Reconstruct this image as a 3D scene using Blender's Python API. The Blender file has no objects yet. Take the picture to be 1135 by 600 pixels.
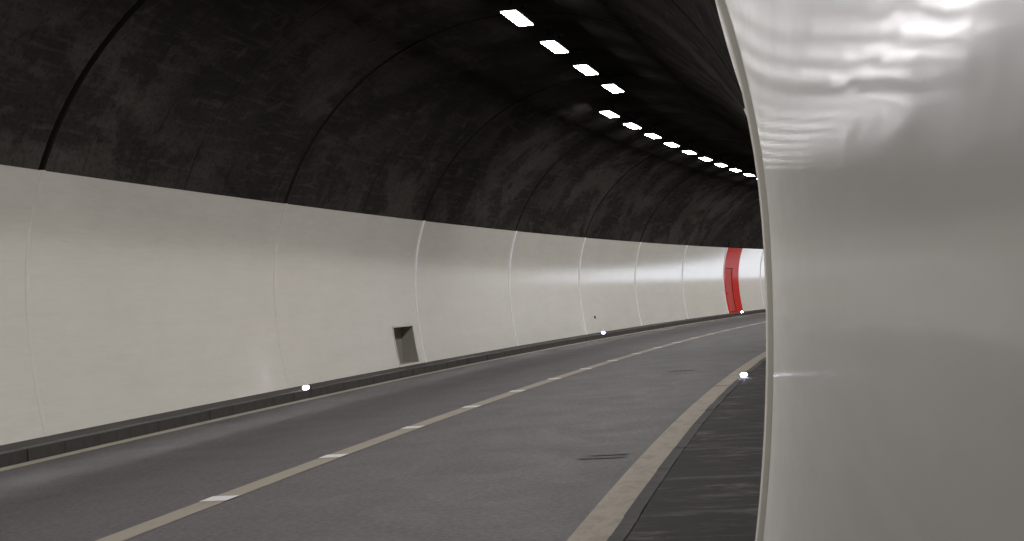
import bpy, bmesh, math, random
from mathutils import Matrix, Vector
random.seed(7)
scene = bpy.context.scene
COL = scene.collection

# ------------------------------------------------------------------ tunnel frame of reference (metres)
S = 1.6                                   # eye height above the road
PSI, RC = 0.1316774, 288.07833 * S        # heading against the tunnel tangent, radius of the road axis
CAM_OFF = -3.0706 * S
GRADE = -0.011511
QC = RC + CAM_OFF
CX, CY = QC * math.cos(PSI), -QC * math.sin(PSI)

def T(s, off, z):
    """s metres along the bore from the camera, off metres towards the outer wall, z metres above the road"""
    th = PSI + s / RC
    R = RC + off
    return Vector((CX - R * math.cos(th), CY + R * math.sin(th), z + GRADE * s))

def heading(s):
    return -(PSI + s / RC)                # rotation about Z that turns +Y along the bore

# ------------------------------------------------------------------ camera
cam = bpy.data.cameras.new('camera')
cam_ob = bpy.data.objects.new('camera', cam)
COL.objects.link(cam_ob)
cam.sensor_width = 23.6
cam.lens = 1900.4 / 1135 * 23.6
cam.clip_start, cam.clip_end = 0.02, 4000
cam_ob.matrix_world = Matrix.Translation((0, 0, S)) @ Matrix.Rotation(math.pi / 2 + 8.56 / 1900, 4, 'X') @ Matrix.Rotation(-0.0575146, 4, 'Z')
cam.dof.use_dof = True
cam.dof.focus_distance = 32
cam.dof.aperture_fstop = 6.3
scene.camera = cam_ob

# ------------------------------------------------------------------ daylight outside the portals
SUN_EL, SUN_AZ = math.radians(46), math.radians(70)
world = bpy.data.worlds.new('World')
scene.world = world
world.use_nodes = True
wn = world.node_tree
bg = wn.nodes['Background']
sky = wn.nodes.new('ShaderNodeTexSky')
sky.sky_type = 'NISHITA'
sky.sun_disc = False
sky.sun_elevation, sky.sun_rotation = SUN_EL, SUN_AZ
wn.links.new(sky.outputs[0], bg.inputs[0])
bg.inputs[1].default_value = 0.15
sun = bpy.data.lights.new('sun', 'SUN')
sun.energy, sun.angle, sun.color = 4.0, math.radians(0.5), (1, 0.985, 0.965)
sun_ob = bpy.data.objects.new('sun', sun)
COL.objects.link(sun_ob)
sd = Vector((math.sin(SUN_AZ) * math.cos(SUN_EL), math.cos(SUN_AZ) * math.cos(SUN_EL), math.sin(SUN_EL)))
sun_ob.rotation_euler = sd.to_track_quat('Z', 'Y').to_euler()
sun_ob.location = (0, 0, 60)

LAMP = 46.0                               # radiance of the lamp diffusers
vs = scene.view_settings
vs.view_transform, vs.look, vs.exposure, vs.gamma = 'Standard', 'None', 1.3, 1.0
vs.use_curve_mapping = False
scene.render.engine = 'CYCLES'
cy = scene.cycles
cy.max_bounces, cy.diffuse_bounces, cy.glossy_bounces = 6, 4, 4
cy.use_denoising = True
cy.sample_clamp_indirect = 8
cy.caustics_reflective = False
cy.blur_glossy = 0.15

# ------------------------------------------------------------------ materials
class Mat:
    def __init__(self, name):
        self.m = bpy.data.materials.new(name)
        self.m.use_nodes = True
        self.nt = self.m.node_tree
        self.p = self.nt.nodes['Principled BSDF']
    def n(self, t, **kw):
        nd = self.nt.nodes.new('ShaderNode' + t)
        for k, v in kw.items():
            if isinstance(k, str) and hasattr(nd, k):
                setattr(nd, k, v)
        return nd
    def l(self, a, b):
        self.nt.links.new(a, b)
    def uv(self, su=1, sv=1, ou=0, ov=0, obj=False):
        c = self.n('TexCoord')
        mp = self.n('Mapping')
        mp.inputs['Scale'].default_value = (su, sv, 1 if not obj else su)
        mp.inputs['Location'].default_value = (ou, ov, 0)
        self.l(c.outputs['Object' if obj else 'UV'], mp.inputs[0])
        return mp.outputs[0]
    def noise(self, vec, scale=1, detail=4, rough=0.55, dist=0):
        nd = self.n('TexNoise')
        nd.inputs['Scale'].default_value = scale
        nd.inputs['Detail'].default_value = detail
        nd.inputs['Roughness'].default_value = rough
        nd.inputs['Distortion'].default_value = dist
        self.l(vec, nd.inputs['Vector'])
        return nd.outputs['Fac']
    def ramp(self, fac, stops):
        r = self.n('ValToRGB')
        e = r.color_ramp.elements
        while len(e) < len(stops):
            e.new(0.5)
        for i, (p, c) in enumerate(stops):
            e[i].position = p
            e[i].color = (c, c, c, 1) if isinstance(c, (int, float)) else (*c, 1)
        self.l(fac, r.inputs[0])
        return r.outputs[0]
    def mix(self, fac, a, b, mode='MIX'):
        nd = self.n('Mix')
        nd.data_type = 'RGBA'
        nd.blend_type = mode
        if isinstance(fac, (int, float)):
            nd.inputs[0].default_value = fac
        else:
            self.l(fac, nd.inputs[0])
        for i, v in ((6, a), (7, b)):
            if isinstance(v, tuple):
                nd.inputs[i].default_value = (*v, 1)
            else:
                self.l(v, nd.inputs[i])
        return nd.outputs[2]
    def math(self, op, a, b=None):
        nd = self.n('Math')
        nd.operation = op
        for i, v in enumerate((a, b)):
            if v is None:
                continue
            if isinstance(v, (int, float)):
                nd.inputs[i].default_value = v
            else:
                self.l(v, nd.inputs[i])
        return nd.outputs[0]
    def bump(self, h, dist, strength=1, prev=None):
        b = self.n('Bump')
        b.inputs['Strength'].default_value = strength
        b.inputs['Distance'].default_value = dist
        self.l(h, b.inputs['Height'])
        if prev is not None:
            self.l(prev, b.inputs['Normal'])
        return b.outputs[0]
    def set(self, **kw):
        for k, v in kw.items():
            s = self.p.inputs[k.replace('_', ' ')]
            if hasattr(v, 'is_linked') or isinstance(v, bpy.types.NodeSocket):
                self.l(v, s)
            elif isinstance(v, tuple):
                s.default_value = (*v, 1)
            else:
                s.default_value = v
        return self.m

def wall_paint(name, base, dirt, rough=0.22, gloss=0.27, mottle=0.35, broad=0.0, peel=0.0009):
    M = Mat(name)
    big = M.noise(M.uv(0.35, 0.5), 1, 5, 0.6)
    strk = M.noise(M.uv(0.25, 9.0), 1, 4, 0.6)
    col = M.mix(M.ramp(big, [(0.35, 0.0), (0.75, 0.5)]), base, dirt)
    col = M.mix(M.ramp(strk, [(0.45, 0.0), (0.8, 0.28)]), col, dirt)
    spk = M.noise(M.uv(14, 14), 1, 2, 0.5)
    col = M.mix(M.ramp(spk, [(0.70, 0.0), (0.78, 0.35)]), col, tuple(c * 0.55 for c in dirt))
    wav = M.noise(M.uv(1.1, 0.8), 1, 2, 0.5)
    board = M.noise(M.uv(0.9, 22), 1, 3, 0.6)
    nrm = M.bump(wav, 0.003)
    nrm = M.bump(M.noise(M.uv(3.0, 5.0, 7), 1, 5, 0.65), peel, prev=nrm)
    nrm = M.bump(board, 0.0009, prev=nrm)
    nrm = M.bump(M.noise(M.uv(7, 60, 2), 1, 3, 0.6), 0.00025, prev=nrm)
    rg = M.ramp(M.noise(M.uv(0.6, 4, 4), 1, 4), [(0.3, rough - 0.02), (0.8, rough + 0.04)])
    # satin enamel: a smooth clear film over the pigment
    df, gl, mx = M.n('BsdfDiffuse'), M.n('BsdfGlossy'), M.n('MixShader')
    M.l(col, df.inputs['Color'])
    M.l(nrm, df.inputs['Normal'])
    M.l(nrm, gl.inputs['Normal'])
    M.l(rg, gl.inputs['Roughness'])
    gl.inputs['Color'].default_value = (0.97, 0.97, 0.97, 1)
    mo = M.noise(M.uv(0.45, 2.6, 1, 5), 1, 7, 0.7, 0.3)
    mo2 = M.noise(M.uv(2.2, 20, 3, 1), 1, 5, 0.65)
    mo = M.math('ADD', M.math('MULTIPLY', M.math('SUBTRACT', mo, 0.5), 2.6), M.math('MULTIPLY', M.math('SUBTRACT', mo2, 0.5), 1.3))
    mo = M.math('MULTIPLY', M.math('ADD', M.math('MULTIPLY', mo, mottle), 1.0), gloss)
    mo = M.math('MINIMUM', M.math('MAXIMUM', mo, 0.06), 0.6)
    M.l(mo, mx.inputs[0])
    if broad:                              # dulled film: most of the sheen is spread wide
        g2, m2 = M.n('BsdfGlossy'), M.n('MixShader')
        g2.inputs['Roughness'].default_value = 0.36
        g2.inputs['Color'].default_value = (0.97, 0.97, 0.97, 1)
        M.l(nrm, g2.inputs['Normal'])
        bm_ = M.noise(M.uv(0.5, 4.0, 5, 8), 1, 8, 0.72, 0.2)
        M.l(M.math('MULTIPLY', M.ramp(bm_, [(0.30, 0.72), (0.70, 1.28)]), broad), m2.inputs[0])
        M.l(df.outputs[0], m2.inputs[1])
        M.l(g2.outputs[0], m2.inputs[2])
        M.l(m2.outputs[0], mx.inputs[1])
    else:
        M.l(df.outputs[0], mx.inputs[1])
    M.l(gl.outputs[0], mx.inputs[2])
    M.l(mx.outputs[0], M.nt.nodes['Material Output'].inputs['Surface'])
    M.nt.nodes.remove(M.p)
    return M.m

WHITE = wall_paint('white_enamel', (0.80, 0.78, 0.675), (0.71, 0.68, 0.58), 0.13, 0.40, 0.15)
WHITE_R = wall_paint('white_enamel_dulled', (0.72, 0.705, 0.635), (0.63, 0.61, 0.54), 0.135, 0.09, 0.8, 0.42, 0.0022)
RED = wall_paint('red_enamel', (0.62, 0.022, 0.01), (0.5, 0.02, 0.01), 0.14, 0.05)
M = Mat('bead_paint')
BEAD = M.set(Base_Color=M.mix(M.noise(M.uv(3, 3), 1, 4), (0.90, 0.90, 0.89), (0.95, 0.95, 0.945)), Roughness=0.25)
M = Mat('strip_paint')
STRIP = M.set(Base_Color=M.mix(M.noise(M.uv(3, 3), 1, 4), (0.62, 0.595, 0.51), (0.70, 0.675, 0.59)), Roughness=0.5)
M = Mat('door_red')
DOOR = M.set(Base_Color=M.mix(M.noise(M.uv(2, 2, obj=True), 1, 4), (0.46, 0.018, 0.008), (0.56, 0.024, 0.01)), Roughness=0.5)

M = Mat('vault_concrete')
a = M.noise(M.uv(0.42, 0.8, 3.3, 1.7), 1, 11, 0.66, 0.25)
b = M.noise(M.uv(0.12, 0.22, 7, 3), 1, 7, 0.6, 0.2)
c = M.noise(M.uv(0.8, 9.0), 1, 6, 0.7)
d = M.noise(M.uv(5.0, 0.55, 3), 1, 6, 0.7)
f = M.noise(M.uv(11, 13, 5), 1, 6, 0.7)
col = M.mix(M.ramp(a, [(0.46, 0.0), (0.53, 1.0)]), (0.035, 0.0315, 0.0285), (0.066, 0.059, 0.053))
col = M.mix(M.ramp(b, [(0.42, 0.0), (0.58, 0.75)]), col, (0.024, 0.0225, 0.021))
col = M.mix(M.ramp(c, [(0.52, 0.0), (0.70, 0.5)]), col, (0.085, 0.076, 0.069))
col = M.mix(M.ramp(d, [(0.55, 0.0), (0.70, 0.6)]), col, (0.014, 0.013, 0.012))
eff = M.noise(M.uv(1.1, 1.7, 2, 9), 1, 12, 0.72, 0.5)
col = M.mix(M.ramp(eff, [(0.56, 0.0), (0.66, 0.4)]), col, (0.095, 0.085, 0.076))
col = M.mix(M.ramp(f, [(0.35, 0.6), (0.5, 0.0)]), col, (0.016, 0.015, 0.014))
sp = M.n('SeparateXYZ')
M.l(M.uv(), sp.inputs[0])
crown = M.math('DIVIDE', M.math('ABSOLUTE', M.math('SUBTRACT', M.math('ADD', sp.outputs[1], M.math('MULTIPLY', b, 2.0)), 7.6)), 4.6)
col = M.mix(M.ramp(crown, [(0.25, 0.6), (0.95, 0.0)]), col, (0.014, 0.013, 0.012))  # colour gets darker towards the crown, with a noisy edge
rg = M.ramp(a, [(0.3, 0.85), (0.7, 0.95)])
nrm = M.bump(M.noise(M.uv(3, 3), 1, 8, 0.65), 0.012)
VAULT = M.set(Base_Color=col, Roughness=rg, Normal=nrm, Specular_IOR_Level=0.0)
M = Mat('groove_concrete')
GROOVE = M.set(Base_Color=M.mix(M.noise(M.uv(2, 2), 1, 4), (0.008, 0.008, 0.008), (0.015, 0.014, 0.013)), Roughness=0.95)

M = Mat('asphalt')
fine = M.noise(M.uv(60, 60), 1, 3, 0.7)
mid = M.noise(M.uv(0.25, 1.4), 1, 6, 0.65)
blot = M.noise(M.uv(0.8, 1.2, 3), 1, 7, 0.7, 0.6)
col = M.mix(fine, (0.050, 0.0465, 0.0455), (0.118, 0.110, 0.106))
col = M.mix(M.ramp(mid, [(0.35, 0.35), (0.7, 0.0)]), col, (0.052, 0.05, 0.049))
sep = M.n('SeparateXYZ')
M.l(M.uv(), sep.inputs[0])
def band(center, width, amp):
    wob = M.math('MULTIPLY', M.math('SUBTRACT', M.noise(M.uv(0.15, 0.0), 1, 3), 0.5), 0.5)
    d = M.math('ABSOLUTE', M.math('SUBTRACT', M.math('ADD', sep.outputs[1], wob), center))
    return M.math('MULTIPLY', M.ramp(M.math('DIVIDE', d, width), [(0.0, 1.0), (1.0, 0.0)]), amp)
for cen, w, amp in ((1.75, 0.9, 0.3), (-1.75, 1.0, 0.12)):
    col = M.mix(band(cen, w, amp), col, (0.034, 0.032, 0.032))
scuff = M.noise(M.uv(1.2, 9, 5, 2), 1, 6, 0.7, 0.8)
col = M.mix(M.ramp(scuff, [(0.66, 0.0), (0.74, 0.45)]), col, (0.17, 0.165, 0.155))
rg = M.ramp(blot, [(0.3, 0.64), (0.75, 0.82)])
grain = M.noise(M.uv(17, 17), 1, 4, 0.8)
col = M.mix(M.ramp(grain, [(0.36, 0.4), (0.5, 0.0)]), col, (0.026, 0.0245, 0.024))
col = M.mix(M.ramp(grain, [(0.52, 0.0), (0.68, 0.4)]), col, (0.17, 0.16, 0.152))
nrm = M.bump(fine, 0.004, 0.7)
ASPHALT = M.set(Base_Color=col, Roughness=rg, Normal=nrm, Specular_IOR_Level=0.15)

def paint(name, colr, worn, lo=0.52, hi=0.72):
    M = Mat(name)
    w = M.noise(M.uv(2.2, 6), 1, 8, 0.75, 0.5)
    f = M.noise(M.uv(45, 45), 1, 3, 0.7)
    c = M.mix(f, tuple(x * 0.8 for x in colr), tuple(x * 1.1 for x in colr))
    c = M.mix(M.ramp(w, [(lo, 0.0), (hi, 0.75)]), c, worn)
    nrm = M.bump(f, 0.002, 0.5)
    return M.set(Base_Color=c, Roughness=0.75, Normal=nrm, Specular_IOR_Level=0.2)
BEIGE = paint('aged_beige_paint', (0.235, 0.21, 0.162), (0.14, 0.13, 0.11))
BEIGE_WIDE = paint('aged_beige_paint_wide', (0.25, 0.22, 0.168), (0.12, 0.11, 0.092), 0.46, 0.68)
CREAM = paint('cream_line_paint', (0.36, 0.325, 0.25), (0.2, 0.185, 0.15), 0.5, 0.7)
LINEWHITE = paint('white_line_paint', (0.52, 0.51, 0.49), (0.3, 0.29, 0.27), 0.58, 0.75)
PATCH = paint('tar', (0.055, 0.052, 0.05), (0.085, 0.08, 0.077), 0.4, 0.6)

M = Mat('kerb_granite')
a = M.noise(M.uv(5, 5, obj=True), 1, 8, 0.7)
geo = M.n('ObjectInfo')
col = M.mix(M.ramp(a, [(0.38, 0.0), (0.66, 1.0)]), (0.010, 0.009, 0.008), (0.034, 0.029, 0.025))
col = M.mix(M.math('MULTIPLY', geo.outputs['Random'], 0.3), col, (0.035, 0.031, 0.028))
KERB = M.set(Base_Color=col, Roughness=0.62, Normal=M.bump(a, 0.006))
M = Mat('kerb_concrete')
a = M.noise(M.uv(6, 6, obj=True), 1, 8, 0.7)
geo = M.n('ObjectInfo')
col = M.mix(M.ramp(a, [(0.35, 0.0), (0.7, 1.0)]), (0.022, 0.021, 0.02), (0.06, 0.057, 0.054))
col = M.mix(M.math('MULTIPLY', geo.outputs['Random'], 0.6), col, (0.03, 0.028, 0.027))
KERB2 = M.set(Base_Color=col, Roughness=0.8, Specular_IOR_Level=0.15, Normal=M.bump(a, 0.005))
def walk(name, dark, lite, amt):
    M = Mat(name)
    a = M.noise(M.uv(1.5, 1.5), 1, 8, 0.7)
    b = M.noise(M.uv(3.2, 1.3, 2), 1, 9, 0.74, 0.6)
    f = M.noise(M.uv(50, 50), 1, 3, 0.7)
    col = M.mix(M.ramp(a, [(0.35, 0.0), (0.7, 1.0)]), dark, tuple(x * 1.7 for x in dark))
    col = M.mix(M.ramp(b, [(0.50, 0.0), (0.66, amt)]), col, lite)
    col = M.mix(M.math('MULTIPLY', f, 0.35), col, tuple(x * 2.2 for x in dark))
    return M.set(Base_Color=col, Roughness=M.ramp(a, [(0.3, 0.8), (0.7, 0.92)]), Normal=M.bump(f, 0.004, 0.6), Specular_IOR_Level=0.12)
WALK = walk('walkway_bitumen', (0.012, 0.011, 0.0105), (0.11, 0.10, 0.088), 0.8)
WALK_L = walk('walkway_dusty', (0.042, 0.038, 0.035), (0.07, 0.066, 0.06), 0.4)
M = Mat('grey_metal')
METAL = M.set(Base_Color=M.mix(M.noise(M.uv(8, 8, obj=True), 1, 4), (0.05, 0.05, 0.05), (0.09, 0.09, 0.09)), Roughness=0.55, Metallic=0.6)
M = Mat('niche_paint')
NICHE = M.set(Base_Color=M.mix(M.noise(M.uv(3, 3, obj=True), 1, 5), (0.27, 0.26, 0.22), (0.36, 0.34, 0.29)), Roughness=0.6)
M = Mat('pale_ground')
PALE_GROUND = M.set(Base_Color=M.mix(M.noise(M.uv(0.05, 0.05, obj=True), 1, 8, 0.65), (0.38, 0.38, 0.38), (0.46, 0.455, 0.45)), Roughness=0.9)  # unseen outdoor ground, made pale so its reflection brightens the far wall
def glow(name, colr, strength):
    M = Mat(name)
    return M.set(Base_Color=(0.8, 0.8, 0.8), Emission_Color=colr, Emission_Strength=strength, Roughness=0.4)
LIT = glow('lamp_diffuser', (1.0, 0.965, 0.985), LAMP)
LED = glow('marker_lens', (0.80, 0.77, 1.0), 34.0)

# ------------------------------------------------------------------ object helpers
def tag(o, label=None, category=None, group=None, kind=None):
    for k, v in (('label', label), ('category', category), ('group', group), ('kind', kind)):
        if v:
            o[k] = v
    return o
def link(name, me, parent=None):
    o = bpy.data.objects.new(name, me)
    COL.objects.link(o)
    if parent:
        o.parent = parent
    return o
def empty(name, loc=(0, 0, 0), rz=0.0):
    o = link(name, None)
    o.location = loc
    o.rotation_euler = (0, 0, rz)
    o.empty_display_size = 0.2
    return o
def mesh_from(name, verts, faces, uvs, mat, smooth=30):
    me = bpy.data.meshes.new(name)
    me.from_pydata([tuple(v) for v in verts], [], faces)
    uvl = me.uv_layers.new(name='UVMap')
    for lp in me.loops:
        uvl.data[lp.index].uv = uvs[lp.vertex_index]
    me.materials.append(mat)
    bm = bmesh.new()
    bm.from_mesh(me)
    bmesh.ops.recalc_face_normals(bm, faces=bm.faces)
    bm.to_mesh(me)
    bm.free()
    if smooth:
        me.shade_smooth()
        me.set_sharp_from_angle(angle=math.radians(smooth))
    return me
def sweep(name, prof, s0, s1, mat, n=12, closed=True, parent=None, smooth=30, holes=None, svals=None):
    """sweep a profile [(off, z)] along the bore; holes = [(sa, sb, za, zb, inner count)] leaves openings"""
    ss = svals or [s0 + (s1 - s0) * i / n for i in range(n + 1)]
    m = len(prof)
    arc = [0.0]
    for i in range(1, m):
        arc.append(arc[-1] + math.dist(prof[i], prof[i - 1]))
    verts, uvs, faces = [], [], []
    for s in ss:
        for i, (o, z) in enumerate(prof):
            verts.append(T(s, o, z))
            uvs.append((s, arc[i]))
    for k in range(len(ss) - 1):
        for i in range(m if closed else m - 1):
            j = (i + 1) % m
            if holes:
                sm = (ss[k] + ss[k + 1]) / 2
                zm = (prof[i][1] + prof[j][1]) / 2
                if any(h[0] < sm < h[1] and h[2] < zm < h[3] for h in holes):
                    continue
            faces.append((k * m + i, k * m + j, (k + 1) * m + j, (k + 1) * m + i))
    if closed:
        faces.append(tuple(range(m))[::-1])
        faces.append(tuple((len(ss) - 1) * m + i for i in range(m)))
    me = mesh_from(name, verts, faces, uvs, mat, smooth)
    return link(name, me, parent)
def sheet(name, o0, o1, z, s0, s1, mat, n=12, parent=None, m=1):
    prof = [(o0 + (o1 - o0) * i / m, z) for i in range(m + 1)]
    ss = [s0 + (s1 - s0) * i / n for i in range(n + 1)]
    verts, uvs, faces = [], [], []
    w = len(prof)
    for s in ss:
        for o, zz in prof:
            verts.append(T(s, o, zz))
            uvs.append((s, o))
    for k in range(n):
        for i in range(w - 1):
            faces.append((k * w + i, k * w + i + 1, (k + 1) * w + i + 1, (k + 1) * w + i))
    return link(name, mesh_from(name, verts, faces, uvs, mat, 0), parent)
def box_mesh(name, parts, mat, bevel=0.0):
    """parts = [(cx, cy, cz, sx, sy, sz)] full sizes"""
    bm = bmesh.new()
    for (x, y, z, a, b, c) in parts:
        r = bmesh.ops.create_cube(bm, size=1)
        bmesh.ops.scale(bm, vec=(a, b, c), verts=r['verts'])
        bmesh.ops.translate(bm, vec=(x, y, z), verts=r['verts'])
    if bevel:
        bmesh.ops.bevel(bm, geom=list(bm.edges), offset=bevel, segments=2, affect='EDGES', profile=0.6)
    me = bpy.data.meshes.new(name)
    bm.to_mesh(me)
    bm.free()
    me.materials.append(mat)
    return me

# ------------------------------------------------------------------ cross-section
EXT_L, EXT_R = 2.931 * S, -3.1356 * S     # widest points of the bore
E0, RV, ZC = (EXT_L + EXT_R) / 2, (EXT_L - EXT_R) / 2, 1.15 * S
RLOW = 5.5 * S
PANEL_TOP = 2.232 * S
def bore(z, side, d=0.0):
    """offset of the bore's skin at height z (d metres behind it)"""
    if z >= ZC:
        x = math.sqrt(max((RV + d) ** 2 - (z - ZC) ** 2, 0))
    else:
        x = RV + d - (RLOW - math.sqrt(RLOW ** 2 - (z - ZC) ** 2))
    if side < 0 and z < PANEL_TOP:         # the inner wall is a little flatter than the round of the bore
        x -= 0.024 * max(1 - ((z - ZC) / 1.74) ** 2, 0)
    return E0 + side * x
SB, SE = -64.0, 124.0                      # the two ends of the tunnel
J0, DJ = 11.1316, 9.79499                  # ring joints
joints = [J0 + DJ * k for k in range(-8, 14)]
KERB_Z_L, KERB_Z_R = 0.153, 0.05
RSH = 1.2                                 # the inner wall's joints sit a little before the outer wall's

# ------------------------------------------------------------------ ground, road, walkways
g = link('ground', bpy.data.meshes.new('ground'))
bm = bmesh.new()
bmesh.ops.create_grid(bm, x_segments=40, y_segments=40, size=1500)
for v in bm.verts:
    v.co.z = GRADE * max(min(v.co.y, 400), -200) - 0.35
bm.to_mesh(g.data)
bm.free()
g.data.materials.append(PALE_GROUND)
tag(g, 'unseen ground outside the tunnel mouths, made pale to brighten the far wall', kind='structure')

M = Mat('sky_block_hill')
SKY_BLOCK = M.set(Base_Color=M.mix(M.noise(M.uv(0.03, 0.03, obj=True), 1, 9, 0.7), (0.05, 0.04, 0.028), (0.12, 0.095, 0.07)), Roughness=0.95)
rnd = random.Random(4)
hv, hf, NA, NR = [], [], 48, 8
for i in range(NA):
    for k in range(NR):
        an = math.pi * 1.15 * (i / (NA - 1)) - 0.25
        r = 330 + 70 * k
        hz = -12 + 34 * min(k, 5) * (1 + 0.25 * math.sin(i * 0.7) + 0.1 * rnd.random()) * (0.5 if k < 2 else 1)
        hv.append((r * math.cos(an), r * math.sin(an), hz))
for i in range(NA - 1):
    for k in range(NR - 1):
        hf.append((i * NR + k, i * NR + k + 1, (i + 1) * NR + k + 1, (i + 1) * NR + k))
sky_block_hills = link('sky_block_hills', mesh_from('sky_block_hills', hv, hf, [(v[0], v[1]) for v in hv], SKY_BLOCK, 60))  # unseen hillside, added to keep low sky out of the wall's reflection
tag(sky_block_hills, 'unseen dark hillside added beyond the tunnel mouth to block sky reflections', kind='structure')

road = sheet('road', -4.2, 4.2, 0, SB, SE, ASPHALT, 140, m=2)
tag(road, 'dark grey asphalt two lane road curving through the tunnel', kind='structure')
KO = 3.853
sheet('edge_line', KO - 0.23, KO - 0.015, 0.004, SB, SE, CREAM, 140, road)
sheet('edge_line', -3.564, -3.866, 0.004, SB, SE, BEIGE_WIDE, 140, road)
DASH0, DD = 14.39, 3.675
sheet('centre_line', 0.0, -0.235, 0.004, SB, SE, BEIGE, 140, road)
for k in range(-6, 32):
    s = DASH0 + DD * k
    sheet('line_patch', 0.004, -0.239, 0.008, s - 0.18, s + 0.18, LINEWHITE, 1, road)
def blob(name, s, off, ls, lo, mat, seed):
    rnd = random.Random(seed)
    pts = []
    for i in range(18):
        a = 2 * math.pi * i / 18
        ca, sa = math.cos(a), math.sin(a)
        r = 0.8 + 0.35 * rnd.random()
        pts.append((s + ls / 2 * sa * r, off + lo / 2 * math.copysign(abs(ca) ** 0.5, ca) * r))
    me = mesh_from(name, [T(a, b, 0.0085) for a, b in pts], [tuple(range(18))], [(a, b) for a, b in pts], mat, 0)
    return link(name, me, road)
blob('tar_patch', 17.05, -3.22, 0.26, 0.42, PATCH, 1)
blob('tar_patch', 16.72, -3.20, 0.16, 0.46, PATCH, 2)
blob('tar_patch', 33.75, -2.45, 0.22, 0.62, PATCH, 3)
sheet('expansion_joint', -3.50, -3.92, 0.0085, 27.93, 28.06, PATCH, 1, road)

sl = sweep('sidewalk_left', [(KO + 0.17, -0.3), (KO + 0.17, KERB_Z_L - 0.006), (4.75, KERB_Z_L + 0.004), (4.75, -0.3)], SB, SE, WALK_L, 140)
tag(sl, 'narrow dusty raised walkway below the white wall panels with the niche', kind='structure')
sr = sweep('sidewalk_right', [(-3.98, -0.3), (-3.98, KERB_Z_R - 0.008), (-5.15, KERB_Z_R - 0.002), (-5.15, -0.3)], SB, SE, WALK, 140)
tag(sr, 'wide black scuffed walkway between low kerb and glossy wall', kind='structure')

def kerb(name, label, o0, o1, ztop, s0, s1, mat):
    root = empty(name, T(s0, (o0 + o1) / 2, 0))
    tag(root, label, kind='structure')
    w = abs(o1 - o0)
    me = box_mesh('kerb_stone', [(0, 0, (ztop - 0.25) / 2, w, 0.995, ztop + 0.25)], mat, 0.006)
    inv = root.matrix_basis.inverted()
    n = int((s1 - s0) / 1.0)
    for k in range(n):
        s = s0 + k + 0.5
        o = link('kerb_stone', me, root)
        rnd = random.Random(k * 3 + int(ztop * 1000))
        M4 = Matrix.Translation(T(s, (o0 + o1) / 2 + rnd.uniform(-.005, .005), rnd.uniform(-.004, .004))) @ Matrix.Rotation(heading(s) + rnd.uniform(-.003, .003), 4, 'Z') @ Matrix.Rotation(math.atan(GRADE), 4, 'X')
        o.matrix_basis = inv @ M4
    return root
kerb('kerb', 'dark stained stone kerb along the niche side of the road', KO, KO + 0.17, KERB_Z_L, 10, 124, KERB)
kerb('kerb', 'low grey concrete kerb along the wide beige edge line', -3.87, -3.98, KERB_Z_R, 4, 64, KERB2)

# ------------------------------------------------------------------ walls
BEADW = 0.12
def bead_profile_mesh(name, s, side, mat, parent, z0, z1, h=0.044, w=BEADW, sq=0.3):
    nz = 20
    sec = [(-w, -0.03)] + [(-w * math.cos(math.pi * i / 8), h * math.sin(math.pi * i / 8) ** sq) for i in range(9)] + [(w, -0.03)]
    verts, uvs, faces = [], [], []
    m = len(sec)
    for k in range(nz + 1):
        z = z0 + (z1 - z0) * k / nz
        for ds, dh in sec:
            verts.append(T(s + ds, bore(z, side, -dh), z))
            uvs.append((ds, z))
    for k in range(nz):
        for i in range(m - 1):
            faces.append((k * m + i, k * m + i + 1, (k + 1) * m + i + 1, (k + 1) * m + i))
        faces.append((k * m + m - 1, k * m, (k + 1) * m, (k + 1) * m + m - 1))
    faces.append(tuple(range(m)))
    faces.append(tuple(nz * m + i for i in range(m)))
    return link(name, mesh_from(name, verts, faces, uvs, mat, 50), parent)

def panel(side, s0, s1, zb, mat, parent, n=16, hole=None, name='wall_panel'):
    zs = [zb + (PANEL_TOP - zb) * i / 26 for i in range(27)]
    ss = [s0 + (s1 - s0) * i / n for i in range(n + 1)]
    if hole:
        zs = sorted(set([z for z in zs if min(abs(z - hole[2]), abs(z - hole[3])) > 0.04] + [hole[2], hole[3]]))
        ss = sorted(set([x for x in ss if min(abs(x - hole[0]), abs(x - hole[1])) > 0.1] + [hole[0], hole[1]]))
    prof = [(bore(z, side), z) for z in zs] + [(bore(z, side, 0.05), z) for z in zs[::-1]]
    # the hole only opens the front skin; its box is built as the niche
    return sweep(name, prof, s0, s1, mat, parent=parent, svals=ss, holes=[hole] if hole else None)

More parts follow.
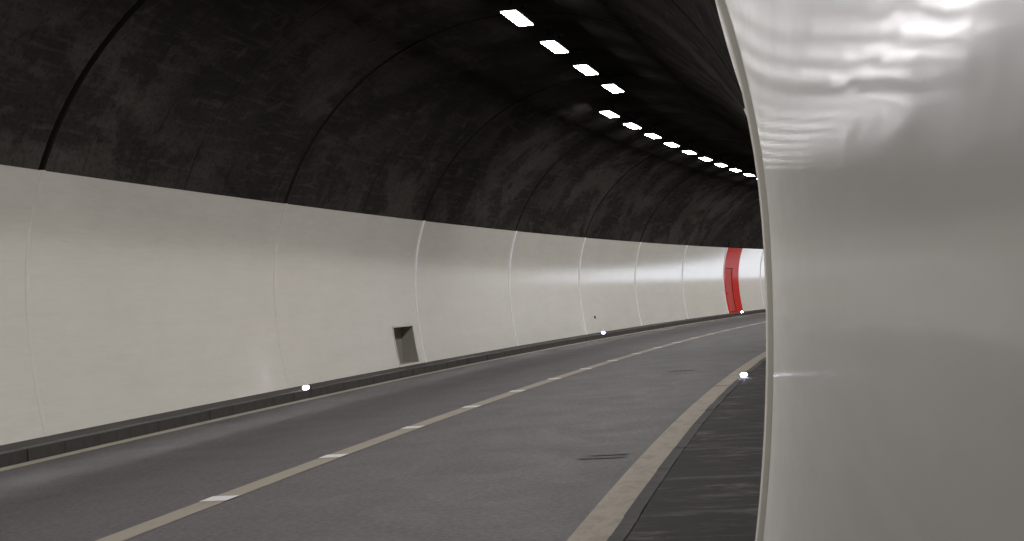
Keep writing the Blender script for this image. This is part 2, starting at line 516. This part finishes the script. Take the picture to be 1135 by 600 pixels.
GAP = BEADW + 0.007
def build_wall(side, label, zb):
    root = empty('tunnel_wall', T(0, bore(zb, side), zb))
    tag(root, label, 'wall')
    return root
wl = build_wall(1, 'cream white enamelled wall panels with a small niche and a red bay', KERB_Z_L)
wr = build_wall(-1, 'glossy white enamelled wall panels beside the wide black walkway', KERB_Z_R)
NICHE_H = (38.35, 39.95, 0.20, 1.06)
DOOR_H = (90.05, 91.75, 0.22, 2.52)
def put(o, root):
    o.parent = root
    o.matrix_parent_inverse = root.matrix_basis.inverted()
for k in range(len(joints) - 1):
    a, b = joints[k] + 0.06, joints[k + 1] - 0.06
    if a < SB or b > SE + 2:
        continue
    # wall with the niche and the red bay
    if a > -6:
        if a < NICHE_H[0] < b:
            put(panel(1, a, b, KERB_Z_L, WHITE, None, 18, NICHE_H), wl)
        elif a < DOOR_H[0] < b:
            r1 = 93.4
            o = panel(1, a, r1, KERB_Z_L, RED, None, 10, DOOR_H, 'red_panel')
            o['label'] = 'red painted bay round the hydrant door'
            put(o, wl)
            put(panel(1, r1 + 0.006, b, KERB_Z_L, WHITE, None, 10), wl)
        else:
            put(panel(1, a, b, KERB_Z_L, WHITE, None), wl)
        put(bead_profile_mesh('joint_bead', joints[k], 1, BEAD if joints[k] > 35 else WHITE, None, KERB_Z_L, PANEL_TOP + 0.006, 0.028 if joints[k] > 35 else 0.01, 0.065, 0.75), wl)
    else:
        put(panel(1, a, b, KERB_Z_L, WHITE, None, 8), wl)
for k in range(len(joints) - 1):
    a, b = joints[k] - RSH + GAP, joints[k + 1] - RSH - GAP
    if a < SB or b > SE + 2:
        continue
    near = -2 < (a + b) / 2 < 30
    put(panel(-1, a, b, KERB_Z_R, WHITE_R, None, 60 if near else 16), wr)
    if a > -6:
        put(bead_profile_mesh('joint_bead', joints[k] - RSH, -1, STRIP, None, KERB_Z_R, PANEL_TOP + 0.006), wr)

def recess(name, H, depth, mat, root, side=1):
    """box behind an opening in the wall: back, jambs, floor and lintel with thickness"""
    s0, s1, z0, z1 = H
    ring = []
    for (s, z) in ((s0, z0), (s1, z0), (s1, z1), (s0, z1)):
        ring.append((s, z))
    nz = 6
    front, back = [], []
    path = [(s0, z0), (s1, z0)] + [(s1, z0 + (z1 - z0) * i / nz) for i in range(1, nz + 1)] + [(s0, z1)] + [(s0, z1 - (z1 - z0) * i / nz) for i in range(1, nz)]
    verts, uvs = [], []
    bo = bore(ZC, side) + side * depth
    for s, z in path:
        verts.append(T(s, bore(z, side, 0.0), z)); uvs.append((s, z))
    for s, z in path:
        verts.append(T(s, bo, z)); uvs.append((s + depth, z + depth))
    n = len(path)
    faces = [(i, (i + 1) % n, n + (i + 1) % n, n + i) for i in range(n)] + [tuple(n + i for i in range(n))]
    o = link(name, mesh_from(name, verts, faces, uvs, mat, 0))
    put(o, root)
    return o
nich = recess('niche', NICHE_H, 0.24, NICHE, wl)
nich['label'] = 'small dark open recess at the foot of the wall'
def frame(H, w, t, mat, parent):
    s0, s1, z0, z1 = H
    for (a, b, c, d) in ((s0 - w, s1 + w, z1, z1 + w), (s0 - w, s1 + w, z0 - w, z0), (s0 - w, s0, z0, z1), (s1, s1 + w, z0, z1)):
        prof = [(bore(c + (d - c) * i / 4, 1, -t), c + (d - c) * i / 4) for i in range(5)] + [(bore(d, 1, 0.01), d), (bore(c, 1, 0.01), c)]
        o = sweep('niche_frame', prof, a, b, mat, 4)
        put(o, parent)
frame(NICHE_H, 0.05, 0.012, STRIP, wl)
bay = recess('door_bay', DOOR_H, 0.10, DOOR, wl)
# hydrant door leaf that follows the curve of the wall, set a little back
prof = [(bore(DOOR_H[2] + 0.03 + (2.24) * i / 10, 1, 0.035), DOOR_H[2] + 0.03 + 2.24 * i / 10) for i in range(11)]
prof += [(o + 0.04, z) for o, z in prof[::-1]]
door = sweep('door', prof, DOOR_H[0] + 0.03, DOOR_H[1] - 0.03, DOOR, 4)
put(door, wl)
hm = box_mesh('handle', [(0, 0, 0, 0.05, 0.16, 0.04), (0.03, -0.06, 0, 0.06, 0.03, 0.03)], METAL, 0.006)
h = link('handle', hm)
h.matrix_world = Matrix.Translation(T(DOOR_H[0] + 0.25, bore(1.2, 1, 0.0), 1.2)) @ Matrix.Rotation(heading(90), 4, 'Z')
h.parent = door
h.matrix_parent_inverse = (wl.matrix_basis @ wl.matrix_basis.inverted()).inverted()
# cover plate low on the far panels
pm = box_mesh('cover_plate', [(0, 0, 0, 0.03, 0.16, 0.10)], METAL, 0.008)
o = link('cover_plate', pm)
o.matrix_basis = Matrix.Translation(T(62.0, bore(0.72, 1, -0.01), 0.72)) @ Matrix.Rotation(heading(62), 4, 'Z')
put(o, wl)

# ------------------------------------------------------------------ vault
vault = empty('tunnel_vault', T(0, E0, PANEL_TOP))
tag(vault, 'black concrete vault in curved ring segments above the walls', 'vault')
D = 0.02
a0 = math.asin((PANEL_TOP - 0.12 - ZC) / (RV + D))
def ring(d, n, lo=a0):
    return [(E0 + (RV + d) * math.cos(lo + (math.pi - 2 * lo) * i / n), ZC + (RV + d) * math.sin(lo + (math.pi - 2 * lo) * i / n)) for i in range(n + 1)]
def segment(sa, sb, dd):
    inner = ring(D + dd, 44)
    outer = ring(D + 0.30, 44)[::-1]
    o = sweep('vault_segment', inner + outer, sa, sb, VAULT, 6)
    put(o, vault)
for k in range(len(joints) - 1):
    a, b = joints[k], joints[k + 1]
    if a < SB or b > SE + 2:
        continue
    m_ = (a + b) / 2
    rnd = random.Random(k)
    j1, j2 = rnd.uniform(0, .014), rnd.uniform(0, .014)
    segment(a + 0.085, m_ - 0.009, j1)
    segment(m_ + 0.009, b - 0.085, j2)
lowz = [-0.2 + (PANEL_TOP - .16 + 0.2) * i / 14 for i in range(15)]
back = sweep('outer_lining', [(bore(z, 1, .55), z) for z in lowz] + ring(0.13, 40) + [(bore(z, -1, .55), z) for z in lowz[::-1]], joints[0] + 3, SE, GROOVE, 140, closed=False)
put(back, vault)

# ------------------------------------------------------------------ lamps
M = Mat('black_steel')
BLACK = M.set(Base_Color=M.mix(M.noise(M.uv(8, 8, obj=True), 1, 4), (0.008, 0.008, 0.008), (0.02, 0.02, 0.02)), Roughness=0.8)
def lamp_meshes():
    L, W, H = 1.58, 0.25, 0.10
    hs = box_mesh('housing', [(0, 0, H / 2 + 0.012, W + 0.05, L + 0.10, H)], BLACK, 0.02)
    df = bpy.data.meshes.new('diffuser')
    df.from_pydata([(-W / 2, -L / 2, 0), (-W / 2, L / 2, 0), (W / 2, L / 2, 0), (W / 2, -L / 2, 0)], [], [(0, 1, 2, 3)])
    df.materials.append(LIT)
    br = box_mesh('bracket', [(0, 0, 0.22, 0.05, 0.05, 0.20), (0, 0, 0.315, 0.14, 0.09, 0.012)], BLACK)
    return hs, df, br
HS, DF, BR = lamp_meshes()
LZ = 3.939 * S
def lamp(s, off, label, group):
    r = empty('tunnel_lamp', T(s, off, LZ), 0)
    r.rotation_euler = (math.atan(GRADE), 0, heading(s))
    tag(r, label, 'lamp', group)
    link('housing', HS, r)
    link('diffuser', DF, r)
    for y in (-0.55, 0.55):
        b = link('bracket', BR, r)
        b.location = (0, y, 0)
LA, LB, LD = 28.793, 45.393, 3.6687
OA, OB = -0.3404 * S, 0.3049 * S
ORD = ['first', 'second', 'third', 'fourth', 'fifth', 'sixth', 'seventh', 'eighth', 'ninth', 'tenth', 'eleventh', 'twelfth', 'thirteenth', 'fourteenth',
       'fifteenth', 'sixteenth', 'seventeenth', 'eighteenth', 'nineteenth', 'twentieth', 'twenty-first', 'twenty-second', 'twenty-third', 'twenty-fourth']
for k in range(11):
    lab = 'lit oblong lamp that ends the shorter row beside the long row' if k == 0 else f'lit oblong lamp, {ORD[k]} from the end of the shorter row'
    lamp(LA + (3 - k) * LD, OA, lab, 'lamps of the shorter row')
for k in range(21):
    lab = 'lit oblong lamp that starts the long row beside the shorter row' if k == 0 else f'lit oblong lamp, {ORD[k]} from the start of the long row'
    lamp(LB + k * LD, OB, lab, 'lamps of the long row')

# ------------------------------------------------------------------ kerb marker lights
MH = box_mesh('housing', [(0, 0.035, 0.03, 0.16, 0.10, 0.06)], METAL, 0.012)
def lens_mesh():
    bm = bmesh.new()
    r = bmesh.ops.create_uvsphere(bm, u_segments=10, v_segments=6, radius=1)
    bmesh.ops.scale(bm, vec=(0.062, 0.022, 0.034), verts=r['verts'])
    bmesh.ops.translate(bm, vec=(0, -0.018, 0.036), verts=r['verts'])
    me = bpy.data.meshes.new('lens')
    bm.to_mesh(me)
    bm.free()
    me.materials.append(LED)
    me.shade_smooth()
    return me
ML = lens_mesh()
def marker(s, off, z, label):
    r = empty('marker_light', T(s, off, z), heading(s))
    tag(r, label, 'marker light', 'lit marker lights along the kerbs')
    link('housing', MH, r)
    link('lens', ML, r)
marker(29.97, KO + 0.085, KERB_Z_L, 'lit white marker light on the dark kerb short of the niche')
marker(60.2, KO + 0.085, KERB_Z_L, 'lit white marker light on the dark kerb between niche and red bay')
marker(90.1, KO + 0.085, KERB_Z_L, 'lit white marker light on the dark kerb below the red bay')
marker(29.5, -3.95, KERB_Z_R, 'lit white marker light on the low kerb beside the black walkway')
